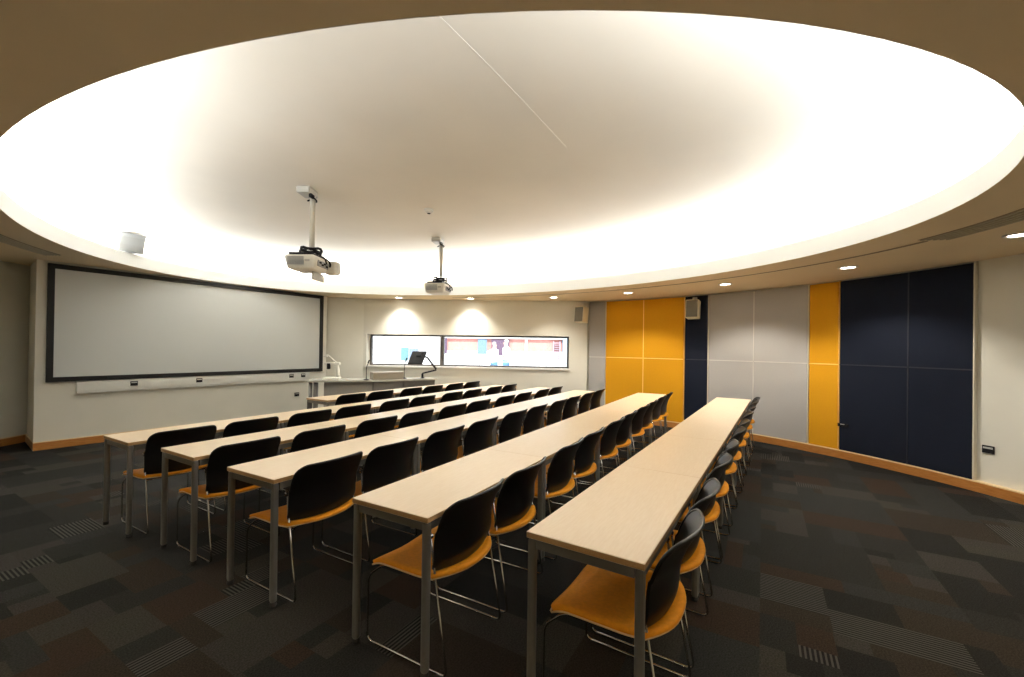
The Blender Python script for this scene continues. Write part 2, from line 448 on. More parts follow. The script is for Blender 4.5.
# ------------------------------------------------------------------ ceiling slot and grille
def slot_bm(t0, t1, k0, k1, n, dz=.004):
    inn = [ell(t0 + (t1 - t0) * i / n, k0) for i in range(n + 1)]; out = [ell(t0 + (t1 - t0) * i / n, k1) for i in range(n + 1)]
    return strip(bmesh.new(), inn, out, lambda x, y: zs(x, y) - dz, lambda x, y: zs(x, y) - .0006)
def ang(x, y):
    dx, dy = x - EC[0], y - EC[1]
    u = math.cos(ET) * dx + math.sin(ET) * dy; v = -math.sin(ET) * dx + math.cos(ET) * dy
    return math.atan2(v / EB, u / EA)
tg = ang(5.25, -1.40)
o = obj('slot_diffuser', slot_bm(tg + .015, ang(6.95, 5.55), 1.115, 1.124, 70), M['slot'])
tag(o, 'long thin curved air slot in the ceiling above the coloured panels', 'air vent')
def grille(t0, t1, label):
    g = empty('air_grille', label, 'air vent', group='louvred ceiling grilles')
    obj('frame', slot_bm(t0, t1, 1.095, 1.150, 24, .003), M['slot'], g)
    bl = bmesh.new()
    for i in range(5):
        k = 1.099 + i * .0108
        inn = [ell(t0 + (t1 - t0) * j / 24, k) for j in range(25)]; out = [ell(t0 + (t1 - t0) * j / 24, k + .005) for j in range(25)]
        strip(bl, inn, out, lambda x, y: zs(x, y) - .009, lambda x, y: zs(x, y) - .0032)
    obj('blade_set', bl, M['grille'], g)
grille(tg - .42, tg, 'curved louvred air grille in the ceiling at the right edge')
tl = ang(1.70, 7.80) + 2 * PI
grille(tl, tl + .42, 'curved dark louvred air grille in the ceiling by the recess at left')

# ------------------------------------------------------------------ downlights
DL = [((5.32, -1.88), 'recessed round downlight in the ceiling over the bare wall at right'),
      ((6.42, -.87), 'recessed round downlight in front of the wide navy panels'),
      ((7.22, .50), 'recessed round downlight in front of the wide grey panels'),
      ((7.62, 2.09), 'recessed round downlight in front of the two orange panels'),
      ((7.73, 3.60), 'recessed round downlight near the right end of the window'),
      ((7.30, 5.33), 'recessed round downlight over the middle of the window'),
      ((6.62, 6.72), 'recessed round downlight over the left end of the window')]
proto = None
SPOT = []
for (x, y), lab in DL:
    z = zs(x, y)
    if proto is None:
        d = empty('downlight', lab, 'ceiling light', (x, y, z), group='recessed downlights')
        obj('trim_ring', lathe(bmesh.new(), [(.070, .004), (.070, -.004), (.078, -.010), (.098, -.008), (.104, .004)], n=32), M['lamptrim'], d, smooth=True)
        obj('lens', lathe(bmesh.new(), [(.069, .003), (.069, -.002), (.045, -.003), (.02, -.003)], n=32), M['lamp'], d)
        proto = d
    else:
        d = copy_tree(proto); d.location = (x, y, z); d['label'] = lab
    SPOT.append((x, y, z))

# ------------------------------------------------------------------ tables
HT = .72; TW = .4829
def make_table(L):
    t = bpy.data.objects.new('classroom_table', None); C.objects.link(t)
    bm = box(bmesh.new(), (L / 2, -TW / 2, HT - .013), (L - .0015, TW, .026), .0025, seg=1)
    o = obj('tabletop', bm, None, t, mats=[M['beech'], M['beechedge']])
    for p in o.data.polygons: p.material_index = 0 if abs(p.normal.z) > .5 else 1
    bm = bmesh.new(); zr = HT - .026 - .02
    for y in (-.022, -TW + .022): box(bm, (L / 2, y, zr), (L - .09, .022, .04))
    for x in (.022, L - .022): box(bm, (x, -TW / 2, zr), (.022, TW - .08, .04))
    box(bm, (L / 2, -TW / 2, zr + .004), (.03, TW - .05, .03))
    obj('frame', bm, M['steel'], t)
    for x in (.0205, L - .0205):
        for y in (-.0205, -TW + .0205):
            lg = obj('leg', box(bmesh.new(), (x, y, (HT - .026 + .022) / 2), (.035, .035, HT - .026 - .022), .012), M['steel'], t)
            obj('foot_cap', lathe(bmesh.new(), [(.016, 0), (.019, .006), (.019, .016), (.014, .023)], (x, y, 0), 14), M['rubber'], lg)
    return t
# ------------------------------------------------------------------ chair
def grid(rows):
    bm = bmesh.new(); V = [[bm.verts.new(p) for p in r] for r in rows]
    for a, b in zip(V, V[1:]):
        for k in range(len(a) - 1): bm.faces.new((a[k], a[k + 1], b[k + 1], b[k]))
    return bm
def thicken(bm, t):
    bmesh.ops.recalc_face_normals(bm, faces=bm.faces)
    bmesh.ops.solidify(bm, geom=bm.faces[:], thickness=t); return bm
SW = .232
def seat_surface(inset=0, dz=0):
    rows = []; NY, NX = 16, 14; SW = .243
    for j in range(NY + 1):
        t = j / NY; row = []
        for i in range(NX + 1):
            s = -1 + 2 * i / NX
            s2 = math.sin(s * PI / 2) * .35 + s * .65
            hw = SW - inset
            # corner rounding towards front and rear edges
            yf = .238 - inset - .030 * abs(s2) ** 8
            yr = -.252 + inset + .085 * abs(s2) ** 2.8
            y = yf + (yr - yf) * t
            z = .427 + dz
            z -= .034 * max(0, (y - .13) / .10) ** 2          # waterfall front
            z += .020 * max(0, (-.07 - y) / .17) ** 1.5 - .010 * math.cos(PI * min(1, abs(s2))) * .5
            z += .004 * s2 * s2
            row.append((s2 * hw, y, z))
        rows.append(row)
    return grid(rows)
def back_point(s, t, off=0.0):
    """s -1..1 across, t 0..1 up"""
    H0, H1 = .445, .786; r1, r0 = .054, .022; H = H1 - H0
    z = H0 + H * t; hw = .235 - .004 * (1 - t)
    d1 = max(0, r1 - (H1 - z)); d0 = max(0, r0 - (z - H0))
    hw -= (r1 - math.sqrt(max(0, r1 * r1 - d1 * d1))) + (r0 - math.sqrt(max(0, r0 * r0 - d0 * d0)))
    x = hw * s
    z -= .010 * (x / .232) ** 2 * (1 if t > .5 else -1.2)
    y = -.216 - .014 * t - .085 * max(0, (t - .25) / .75) ** 2.1 + 1.15 * x * x * (.75 + .25 * t) + .02 * max(0, (.2 - t) / .2) ** 2 - off
    return (x, y, z)
def back_bm():
    ts = [0, .008, .03, .065, .11, .16, .22, .30, .4, .5, .6, .7, .78, .84, .89, .93, .965, .985, .996, 1.0]
    rows = [[back_point(-1 + 2 * i / 16, t) for i in range(17)] for t in ts]
    return thicken(grid(rows), .011)
def rim_path(inset_t0=0.0):
    P = []
    ts = [.0, .008, .03, .065, .11, .16, .22, .3, .4, .5, .6, .7, .78, .84, .89, .93, .965, .985, .996, 1.0]
    for t in ts: P.append(back_point(-1, t, .004))
    for i in range(1, 16): P.append(back_point(-1 + 2 * i / 16, 1, .004))
    for t in ts[::-1]: P.append(back_point(1, t, .004))
    for i in range(1, 16): P.append(back_point(1 - 2 * i / 16, 0, .004))
    P.append(P[0]); return P
def make_chair():
    c = bpy.data.objects.new('classroom_chair', None); C.objects.link(c)
    st = obj('seat', thicken(seat_surface(), .022), M['seat'], c, smooth=True)
    # pale edge bead following the outline under the seat
    NY, NX = 16, 14
    tmp = seat_surface(.0, -.020); tmp.verts.ensure_lookup_table(); co = [v.co.copy() for v in tmp.verts]; tmp.free()
    W = NX + 1
    loop = [co[i] for i in range(W)] + [co[j * W + NX] for j in range(1, NY + 1)] + [co[NY * W + i] for i in range(NX - 1, -1, -1)] + [co[j * W] for j in range(NY - 1, 0, -1)]
    obj('edge_bead', T(loop + [loop[0]], .0042, 6), M['piping'], st, smooth=True)
    bk = autosmooth(obj('backrest', back_bm(), M['back'], c), 50)
    obj('rim', T(rim_path(), .0075, 8), M['back'], bk, smooth=True)
    R = .0055
    for sx in (-1, 1):
        X = .233 * sx
        path = [(X * .97, -.137, .625), (X, -.250, .0075), (X, .250, .0075), (X, .248, .325), (X * .93, .165, .394), (X * .90, -.16, .398)]
        lg = obj('sled_leg', T(fillet(path, .035), R, 8), M['chrome'], c, smooth=True)
        obj('back_bolt', lathe(bmesh.new(), [(.004, -.012), (.011, -.009), (.011, .009), (.004, .012)], (X * .97, -.140, .605), 12, 'X'), M['chrome'], lg)
        for y in (-.21, .21):
            obj('glide', box(bmesh.new(), (X, y, .005), (.012, .035, .010), .003), M['rubber'], lg)
    for y in (.10, -.14):
        obj('cross_rail', T([(-.212, y, .394), (.212, y, .394)], .0055, 8), M['chrome'], c, smooth=True)
    return c
# rows: (left-edge y, x0, length, tables, angle, chair centres)
rows = [
 ('front row of tables', 5.5925, 3.7519, 3.57, 3, -.01496, [.35, .89, 1.54, 2.06, 2.63, 3.22]),
 ('second row from the screen', 4.5879, 1.3026, 5.95, 5, .00754, [.34, .89, 1.48, 2.03, 2.63, 3.12, 3.75, 4.31, 4.98, 5.54]),
 ('third row from the screen', 3.7205, 1.3672, 6.01, 5, .00157, [.32, .91, 1.53, 2.08, 2.66, 3.21, 3.84, 4.38, 5.02, 5.55]),
 ('fourth row from the screen', 2.8262, 1.3737, 5.90, 5, .01883, [.33, .87, 1.46, 2.05, 2.69, 3.24, 3.92, 4.46, 5.06, 5.64]),
 ('fifth row from the screen', 1.7464, 1.4261, 6.10, 5, .01974, [.28, .82, 1.49, 2.01, 2.64, 3.14, 3.72, 4.28, 4.97, 5.66]),
 ('rearmost row nearest the orange wall side', .8325, 1.5513, 6.06, 5, -.03284, [.226, .80, 1.42, 1.97, 2.62, 3.20, 3.77, 4.36, 4.98, 5.56])]
rown = ['front row of tables', 'second row from the screen', 'third row from the screen', 'fourth row from the screen', 'fifth row from the screen', 'rearmost row of tables']
ordn = ['first', 'second', 'third', 'fourth', 'fifth', 'sixth', 'seventh', 'eighth', 'ninth', 'tenth']
chair0 = None
for (nm, y0, x0, L, nt, a, cs), rn in zip(rows, rown):
    ca, sa = math.cos(a), math.sin(a); tl_ = L / nt
    t0 = None
    for k in range(nt):
        t = make_table(tl_) if t0 is None else copy_tree(t0)
        t0 = t0 or t
        t.location = (x0 + ca * tl_ * k, y0 + sa * tl_ * k, 0); t.rotation_euler = (0, 0, a)
        tag(t, 'beech table, %s from the left end of the %s' % (ordn[k], rn), 'table', 'beech tables set end to end in rows')
    us = []
    for k, u in enumerate(cs):                       # keep each pair clear of the table legs and of one another
        jt = tl_ * (k // 2)
        us.append(min(max(u, jt + .293), jt + tl_ - .293))
        if k % 2: us[k] = min(max(us[k], us[k - 1] + .535), jt + tl_ - .293); us[k - 1] = min(us[k - 1], us[k] - .53)
    for k, u in enumerate(us):
        c = make_chair() if chair0 is None else copy_tree(chair0)
        chair0 = chair0 or c
        v = -.305 if not (nm.startswith('rearmost') and k > 1) else -.299
        c.location = (x0 + ca * u - sa * v, y0 + sa * u + ca * v, 0)
        c.rotation_euler = (0, 0, a + (0 if k == 0 else RND.uniform(-.012, .012)))
        tag(c, 'black-backed mustard chair, %s from the left end of the %s' % (ordn[k], rn), 'chair', 'chairs pushed up to the rows of tables')

# ------------------------------------------------------------------ projection screen, trunking, sockets
SD = (Vector(S1) - Vector(S0)).normalized(); SN = Vector((SD.y, -SD.x))   # SN towards the audience
if SN.y > 0: SN = -SN
SROT = math.atan2(SD.y, SD.x)
def son(x, n=0.0):   # point on screen wall at world x
    k = (x - S0[0]) / SD.x; q = Vector(S0) + SD * k + SN * n; return q
ps = empty('projection_screen', 'wide white projection screen in a black frame on the front wall', 'projection screen', (*son(1.785), 0), SROT)
Ls = (son(5.795) - son(1.785)).length; zb, zt0, zt1 = .915, 2.540, 2.522
fwid = .066
def sbox(bm, x0, x1, n0, n1, zl0, zl1, zr0, zr1):
    V = [bm.verts.new(p) for p in ((x0, -n0, zl0), (x1, -n0, zr0), (x1, -n1, zr0), (x0, -n1, zl0), (x0, -n0, zl1), (x1, -n0, zr1), (x1, -n1, zr1), (x0, -n1, zl1))]
    for f in ((0, 1, 2, 3), (7, 6, 5, 4), (0, 1, 5, 4), (1, 2, 6, 5), (2, 3, 7, 6), (3, 0, 4, 7)): bm.faces.new([V[i] for i in f])
bm = bmesh.new()
sbox(bm, 0, fwid, .001, .045, zb, zt0, zb, zt0); sbox(bm, Ls - fwid, Ls, .001, .045, zb, zt1, zb, zt1)
sbox(bm, fwid, Ls - fwid, .001, .045, zb, zb + fwid, zb, zb + fwid); sbox(bm, fwid, Ls - fwid, .001, .045, zt0 - fwid, zt0, zt1 - fwid, zt1)
obj('frame', bm, M['scrframe'], ps)
bm = bmesh.new(); sbox(bm, fwid, Ls - fwid, .004, .018, zb + fwid, zt0 - fwid, zb + fwid, zt1 - fwid)
obj('screen_surface', bm, M['scr'], ps)
tk = empty('cable_trunking', 'long pale cable trunking under the projection screen', 'trunking', (*son(2.08), 0), SROT)
Lt = (son(5.50) - son(2.08)).length
obj('channel', box(bmesh.new(), (Lt / 2, -.027, .822), (Lt, .052, .165), .004), M['trunk'], tk)
obj('lid', box(bmesh.new(), (Lt / 2, -.055, .822), (Lt - .01, .008, .10), .003), M['trunk'], tk)
def socket(loc, rz, label, face, s=.062, two=True):
    k = empty('wall_socket', label, 'socket', loc, rz, 'dark wall sockets')
    obj('plate', box(bmesh.new(), (0, -.005, 0), (s * 1.25 if two else s, .010, s), .002), M['black'], k)
    obj('insert', box(bmesh.new(), (0, -.011, s * .2), (s * 1.0 if two else s * .6, .006, s * .22), .001), face, k)
for x, lab in ((2.70, 'dark socket on the trunking nearest its left end'), (3.55, 'dark socket at the middle of the trunking'),
               (5.12, 'dark socket on the trunking near its right end'), (5.36, 'dark white-faced socket at the right end of the trunking')):
    socket((*son(x, .059), .848), SROT, lab, M['white'] if x > 5.3 else M['lightgrey'], .07)
socket((*son(5.265, .001), .462), SROT, 'small dark wall socket low on the wall under the trunking', M['lightgrey'], .075)
def arc_rot(a): return math.radians(a) - PI / 2 + PI   # local -y faces the room centre
def arc_item(a, n): return arc(a, AR - n)
aa = -49.75
socket((*arc_item(aa, .001), .465), math.radians(aa) + PI / 2 + PI, 'dark wall socket on the bare wall at the right edge', M['lightgrey'], .082)
aa = -36.5
k = empty('wall_socket', 'dark plate with two bright screws low on the wide navy panel', 'socket', (*arc_item(aa, .044), .462), math.radians(aa) - PI / 2, 'dark wall sockets')
obj('plate', box(bmesh.new(), (0, -.005, 0), (.135, .010, .045), .003), M['black'], k)
for x in (-.055, .055): obj('screw', lathe(bmesh.new(), [(.010, -.018), (.010, -.008)], (x, 0, .012), 12, 'Y'), M['chrome'], k)
obj('insert', box(bmesh.new(), (-.005, -.012, .013), (.05, .006, .008), .001), M['white'], k)

# ------------------------------------------------------------------ speakers
def speaker(loc, rz, label, tilt, w_=.22, d_=.20, h_=.33):
    s = empty('wall_speaker', label, 'speaker', loc, rz, 'wall speakers')
    rx = Matrix.Rotation(tilt, 3, 'X')
    obj('cabinet', box(bmesh.new(), (0, .09, 0), (w_, d_, h_), .018, rx), M['cream'], s)
    bm = bmesh.new(); box(bm, Vector((0, .09, 0)) + rx @ Vector((0, -d_ / 2 - .002, 0)), (w_ - .028, .010, h_ - .03), .004, rx)
    obj('grille', bm, M['mesh'], s)
    b = obj('bracket', T(fillet([(0, .27, .20), (0, .10, .215), (0, .09, .14)], .03), .013), M['white'], s, smooth=True)
    obj('wall_plate', box(bmesh.new(), (0, .276, .19), (.06, .012, .10), .003), M['white'], b)
return_a = -16.35
px, py = arc_item(return_a, .044 + .282)
speaker((px, py, 2.205), math.radians(return_a) - PI / 2 + math.radians(12), 'pale speaker on a bracket over the narrow navy panel', -.10)
sp = WA + WD * .20 - WN * .30
speaker((sp.x, sp.y, 2.17), math.atan2(WN.y, WN.x) - PI / 2 - math.radians(38), 'pale speaker on a bracket at the right end of the window wall', -.10)
# white cove speaker above the rim
tsp = ang(2.40, 7.95); q = ell(tsp, off=-.01); zz = zs(*q)
s = empty('cove_speaker', 'white slanted loudspeaker perched above the rim over the screen', 'speaker', (q[0], q[1], zz + .186), math.atan2(q[1] - EC[1], q[0] - EC[0]) - PI / 2 - .25)
bm = bmesh.new(); prof = [(-.02, .0), (.08, .0), (.07, .12), (.03, .235), (-.12, .255), (-.085, .20), (-.045, .10)]
lo = [bm.verts.new((-.145, y, z)) for y, z in prof]; hi = [bm.verts.new((.145, y, z)) for y, z in prof]
for k in range(len(prof)): bm.faces.new((lo[k], lo[(k + 1) % len(prof)], hi[(k + 1) % len(prof)], hi[k]))
bm.faces.new(lo); bm.faces.new(hi)
autosmooth(obj('cabinet', bm, mat('grey speaker case', (.24, .245, .24, 1), .6), s))
obj('stand', box(bmesh.new(), (0, .05, -.07), (.10, .025, .14), .004), M['white'], s)
bm = bmesh.new(); pr = [(-.024, .01), (-.049, .10), (-.089, .20), (-.119, .248)]
rws = [[bm.verts.new((x, y - o, z)) for x, o in ((-.135, .0), (-.135, .004), (.135, .004), (.135, .0))] for y, z in pr]
for a, b in zip(rws, rws[1:]):
    for k in range(3): bm.faces.new((a[k], a[k + 1], b[k + 1], b[k]))
obj('grille', bm, mat('grey grille', (.20, .205, .20, 1), .7), s)

# ------------------------------------------------------------------ projectors
def projector(x, y, zb_, label, rz=0.0, extra=True):
    BH = .150
    zd = dome_z(x, y)
    p = empty('ceiling_projector', label, 'projector', (x, y, zb_), rz, 'ceiling projectors')
    h = zd - zb_
    obj('mount_plate', box(bmesh.new(), (-.03, 0, h - .035), (.20, .14, .07), .01), M['lightgrey'], p)
    po = obj('pole', lathe(bmesh.new(), [(.028, .098), (.028, h - .07)], (0, -.045, 0), 20), M['white'], p, smooth=True)
    obj('clip', box(bmesh.new(), (-.055, -.06, h - .085), (.08, .03, .04), .006), M['black'], po)
    obj('cable', T(fillet([(-.06, -.05, h - .08), (-.03, -.10, h - .12), (.06, -.06, h - .115), (.05, .0, h - .09), (.02, .02, h - .11)], .04), .009), M['black'], po, smooth=True)
    cab = bmesh.new()
    for k in range(3):
        ring = [(.120 * math.cos(a * PI / 8 + k) + .012 * k, .095 * math.sin(a * PI / 8 + k) - .03, .120 + .020 * k + .012 * math.sin(a * 1.2)) for a in range(17)]
        tube(cab, ring, .014, 8)
    tube(cab, fillet([(.10, -.05, .10), (.16, -.13, .09), (.17, -.175, .04), (.13, -.185, .0)], .05), .010, 8)
    tube(cab, fillet([(.05, -.07, .11), (.08, -.15, .09), (.06, -.180, .02)], .04), .009, 8)
    obj('cable_bundle', cab, M['black'], p, smooth=True)
    obj('bracket', box(bmesh.new(), (-.02, 0, .088), (.28, .24, .022), .004), M['black'], p)
    # body: faces the screen along +y
    bm = bmesh.new()
    box(bm, (0, 0, 0), (.37, .32, BH), .030, seg=3)
    for v in bm.verts:
        if v.co.z < -.02: v.co.x *= .90; v.co.y *= .90
    b = autosmooth(obj('body', bm, M['cream'] if False else M['white'], p), 40)
    vb = bmesh.new()
    for i in range(7): box(vb, (-.182, .035, -.030 + i * .0125), (.012, .17, .0065))
    obj('side_vent', vb, M['vent'], b)
    obj('rear_connectors', box(bmesh.new(), (.02, -.158, .0), (.24, .012, .065), .003), M['vent'], b)
    jk = bmesh.new()
    for i in range(4): box(jk, (-.06 + i * .05, -.168, .008 - .018 * (i % 2)), (.032, .02, .016), .003)
    obj('plug_row', jk, M['black'], b)
    obj('lens', lathe(bmesh.new(), [(.045, .155), (.048, .185), (.040, .188), (.030, .176)], (.07, 0, .0), 24, 'Y'), M['black'], b, smooth=True)
    obj('badge', box(bmesh.new(), (-.184, -.085, .01), (.006, .05, .022), .001), M['lightgrey'], b)
    if extra:
        obj('cable_cover', box(bmesh.new(), (.235, -.17, .0), (.13, .16, .15), .035), M['white'], p)
        obj('lower_plate', box(bmesh.new(), (.12, -.06, -.115), (.26, .02, .09), .003), M['lightgrey'], p)
    return p
projector(2.828, 4.232, 2.340, 'white ceiling projector on a long pole, the nearer of the two', math.radians(30))
projector(5.02, 4.28, 2.350, 'white ceiling projector on a pole, the farther one nearer the window', math.radians(22), False)
x, y = 3.907, 3.488; zd = dome_z(x, y)
sd = empty('smoke_detector', 'small round white smoke detector on the ceiling above the farther projector', 'smoke detector', (x, y, zd))
obj('base', lathe(bmesh.new(), [(.055, .004), (.058, -.012), (.05, -.018)], n=24), M['white'], sd, smooth=True)
obj('sensor_head', lathe(bmesh.new(), [(.048, -.016), (.046, -.034), (.030, -.046), (.012, -.05)], n=24), M['white'], sd, smooth=True)
obj('sensor_slot', lathe(bmesh.new(), [(.020, -.045), (.020, -.052), (.012, -.055)], n=18), M['black'], sd)

# ------------------------------------------------------------------ teaching desk and what stands on it
DZ = .82
d0 = Vector((4.80, 7.16)); d1 = Vector((5.60, 6.34)); d2 = Vector((6.775, 5.758))
e1 = (d1 - d0).normalized(); e2 = (d2 - d1).normalized()
n1 = Vector((-e1.y, e1.x)); n1 = n1 if n1.dot(Vector((1, 1))) > 0 else -n1
n2 = Vector((-e2.y, e2.x)); n2 = n2 if n2.dot(Vector((1, 1))) > 0 else -n2
td = empty('teaching_desk', 'grey angled teaching desk in front of the window', 'desk')
W1, W2 = .62, .46
bi = (n1 * W1 + n2 * W2) / 2
top = [d0 - e1 * .0, d1, d2, d2 + n2 * W2, d1 + bi, d0 + n1 * W1]
obj('worktop', prism(bmesh.new(), [tuple(v) for v in top], DZ - .032, DZ), M['desk'], td)
def slab(a, b, n, o0, o1, z0, z1):
    return prism(bmesh.new(), [tuple(a + n * o0), tuple(b + n * o0), tuple(b + n * o1), tuple(a + n * o1)], z0, z1)
obj('modesty_panel', slab(d0 + e1 * .28, d1, n1, .10, .125, .10, DZ - .032), M['grey'], td)
cb = obj('cabinet', slab(d1 + e2 * .03, d2 - e2 * .03, n2, .05, W2 - .03, .02, DZ - .032), M['dgrey'], td)
for i in range(2):
    a = d1 + e2 * (.05 + i * .57); dr = obj('door', slab(a, a + e2 * .54, n2, .034, .052, .06, DZ - .05), M['dgrey'], cb)
    hp = a + e2 * (.50 if i == 0 else .04) + n2 * .025
    obj('handle', T([(hp.x, hp.y, .52), (hp.x, hp.y, .64)], .006), M['chrome'], dr)
for k in (.05, .15):
    for o_ in ((.10,) if k > .1 else (.10, .52)):
        q = d0 + e1 * k + n1 * o_
        lg = obj('leg', lathe(bmesh.new(), [(.034, .012), (.034, DZ - .032)], (q.x, q.y, 0), 18), M['steel'], td, smooth=True)
        obj('foot', lathe(bmesh.new(), [(.05, 0), (.05, .008), (.036, .014)], (q.x, q.y, 0), 18), M['rubber'], lg)
# grey equipment box on the desk
q = d1 + e2 * .04 + n2 * .10; r2 = math.atan2(e2.y, e2.x)
eb = empty('equipment_box', 'low brown-grey equipment box standing on the teaching desk', 'equipment box', (q.x, q.y, DZ), r2)
obj('case', box(bmesh.new(), (.30, .12, .072), (.60, .22, .144), .005), mat('taupe metal', (.27, .235, .19, 1), .5), eb)
obj('front_panel', box(bmesh.new(), (.30, .006, .072), (.56, .01, .115), .003), mat('taupe panel', (.25, .215, .17, 1), .5), eb)
# document camera
q = d0 + e1 * .38 + n1 * .33
dc = empty('document_camera', 'white document camera on the left end of the teaching desk', 'document camera', (q.x, q.y, DZ), math.atan2(e1.y, e1.x))
obj('base', box(bmesh.new(), (0, 0, .02), (.30, .30, .04), .012), M['white'], dc)
obj('column', T(fillet([(.11, .06, .03), (.09, .06, .20), (.06, .05, .30)], .05), .036, 10), M['white'], dc, smooth=True)
ar = obj('arm', box(bmesh.new(), (.0, .04, .295), (.28, .08, .055), .012), M['white'], dc)
obj('camera_head', box(bmesh.new(), (-.06, -.0, .25), (.06, .07, .11), .012), M['black'], ar)
obj('lamp_arm', T(fillet([(.08, .05, .31), (-.02, .05, .40), (-.10, .05, .47), (-.13, .05, .45)], .04), .013, 8), M['white'], dc, smooth=True)
obj('lamp_head', box(bmesh.new(), (-.12, .05, .44), (.07, .12, .03), .008), M['white'], dc)
# monitor on an arm
mp_ = d1 + e2 * 1.07 + n2 * .20
mo = empty('desk_monitor', 'black monitor on a jointed arm above the teaching desk', 'monitor', (mp_.x, mp_.y, DZ), math.atan2(-.862, .507))
obj('clamp', lathe(bmesh.new(), [(.04, 0), (.04, .012), (.022, .02), (.022, .09)], (.0, 0, 0), 16), M['black'], mo)
obj('arm', T(fillet([(0, 0, .06), (.0, 0, .10), (.26, .02, .165), (.28, .02, .175)], .02), .016, 8), M['black'], mo, smooth=True)
obj('upper_arm', T([(.28, .02, .185), (.10, .0, .42), (.02, -.02, .46)], .02, 8), M['black'], mo, smooth=True)
tilt = Matrix.Rotation(.26, 3, 'Y') @ Matrix.Rotation(-.50, 3, 'X') @ Matrix.Rotation(-.55, 3, 'Z')
dp = obj('display', box(bmesh.new(), (-.10, -.05, .42), (.36, .04, .30), .008, tilt), M['black'], mo)
ct = Vector((-.10, -.05, .42))
obj('screen', box(bmesh.new(), ct + tilt @ Vector((0, .021, 0)), (.33, .004, .27), .001, tilt), mat('dark lcd', (.02, .022, .03, 1), .15), dp)
obj('rear_hub', box(bmesh.new(), ct + tilt @ Vector((.05, -.03, .06)), (.14, .03, .09), .008, tilt), M['black'], dp)
# two gooseneck microphones
for (s_, n_, hh, lab) in ((-.12, .12, .42, 'thin black gooseneck microphone left of the equipment box'), (.69, .22, .46, 'thin black gooseneck microphone beside the monitor')):
    q = d1 + (e1 if s_ < 0 else e2) * s_ + (n1 if s_ < 0 else n2) * n_
    g = empty('microphone', lab, 'microphone', (q.x, q.y, DZ), 0, 'desk microphones')
    obj('base', lathe(bmesh.new(), [(.05, 0), (.05, .012), (.02, .022)], n=18), M['black'], g)
    obj('gooseneck', T(fillet([(0, 0, .01), (0, 0, .24), (.02, -.02, hh - .1)], .08), .007, 8), M['black'], g, smooth=True)
    obj('capsule', T([(.02, -.02, hh - .10), (.035, -.035, hh - .04)], .013, 10), M['black'], g, smooth=True)

# ------------------------------------------------------------------ outdoors
FWD = Vector((.8619, .5071)); RT = Vector((.507, -.8618))
def out(depth, lat, z=0.0): q = FWD * depth + RT * lat; return Vector((q.x, q.y, z))
def lat(px, depth): return (px - 512) / 426.14 * depth
GZ = -.05
g0 = [out(9.0, -14), out(9.0, 8), out(40, 22), out(40, -30)]
struct(obj('outside_paving', prism(bmesh.new(), [(p.x, p.y) for p in g0], GZ - .2, GZ), M['paving']))
BD = 24.0
def obox(bm, px0, px1, z0, z1, d0, d1):
    ps = [out(d0, lat(px0, BD)), out(d0, lat(px1, BD)), out(d1, lat(px1, BD)), out(d1, lat(px0, BD))]
    return prism(bm, [(p.x, p.y) for p in ps], z0, z1)
def zy(y, d=BD): return 1.475 + (348.2 - y) / 426.14 * d
bl = empty('courtyard_building', 'red brick building outside, seen through the right window pane', 'building', tuple(out(BD, lat(510, BD), GZ)))
def part(name, bm, m, par=bl):
    o = obj(name, bm, m); o.parent = par; o.matrix_parent_inverse = Matrix.Translation(-Vector(bl.location)); return o
part('brick_wall', obox(bmesh.new(), 442, 640, GZ, zy(339.5), BD, BD + 6), M['bricks'])
part('roof_fascia', obox(bmesh.new(), 441, 645, zy(339.5), zy(333), BD - .25, BD + 6), M['render'])
part('washed_out_brick', obox(bmesh.new(), 442, 640, GZ, zy(352), BD - .12, BD), M['render'])  # white slab painting in the brick's fade to white under strong light
f = part('window', obox(bmesh.new(), 478, 487, zy(355), zy(340.3), BD - .16, BD - .02), M['bluepane'])
f = part('door', obox(bmesh.new(), 491.5, 509.5, zy(356), zy(340.3), BD - .16, BD - .02), M['plum'])
f = part('downpipe', obox(bmesh.new(), 525, 527.5, GZ, zy(339.5), BD - .2, BD - .05), M['render'])
vb = bmesh.new()
obox(vb, 552.5, 553.6, zy(361), zy(341.5), BD - .22, BD - .1); obox(vb, 559, 560, zy(361), zy(341.5), BD - .22, BD - .1)
for i in range(9): obox(vb, 553, 559.6, zy(361 - i * 2.2), zy(360.2 - i * 2.2), BD - .2, BD - .1)
part('louvre', vb, mat('mauve louvre', (.34, .25, .30, 1), .6))
part('glazed_bay', obox(bmesh.new(), 562, 580, zy(362), zy(336), BD - .5, BD - .05), mat('pale blue glazing', (.30, .46, .58, 1), .3))
part('post', obox(bmesh.new(), 445.5, 447.5, zy(355), zy(339.5), BD - .3, BD - .15), M['plum'])
wb = empty('white_building', 'white building outside behind the left window pane', 'building', tuple(out(26, lat(400, 26), GZ)))
def part2(name, bm, m):
    o = obj(name, bm, m, wb); o.matrix_parent_inverse = Matrix.Translation(-Vector(wb.location)); return o
part2('facade', obox(bmesh.new(), 340, 439, GZ, zy(318), BD + 1.0, BD + 6), M['render'])
part2('blue_window', obox(bmesh.new(), 397, 404.5, zy(363), zy(349.5), BD + .85, BD + 1.05), mat('teal pane', (.10, .20, .23, 1), .3))
part2('blue_window', obox(bmesh.new(), 405.5, 415, zy(362), zy(350.5), BD + .85, BD + 1.05), mat('blue pane', (.15, .19, .27, 1), .3))
part2('downpipe', obox(bmesh.new(), 378.8, 380.0, zy(361), zy(336), BD + .85, BD + .98), mat('grey pipe', (.35, .42, .42, 1), .6))
rl = empty('railing', 'thin grey handrail outside along the courtyard', 'railing', tuple(out(15, 0, GZ)))
bm = bmesh.new()
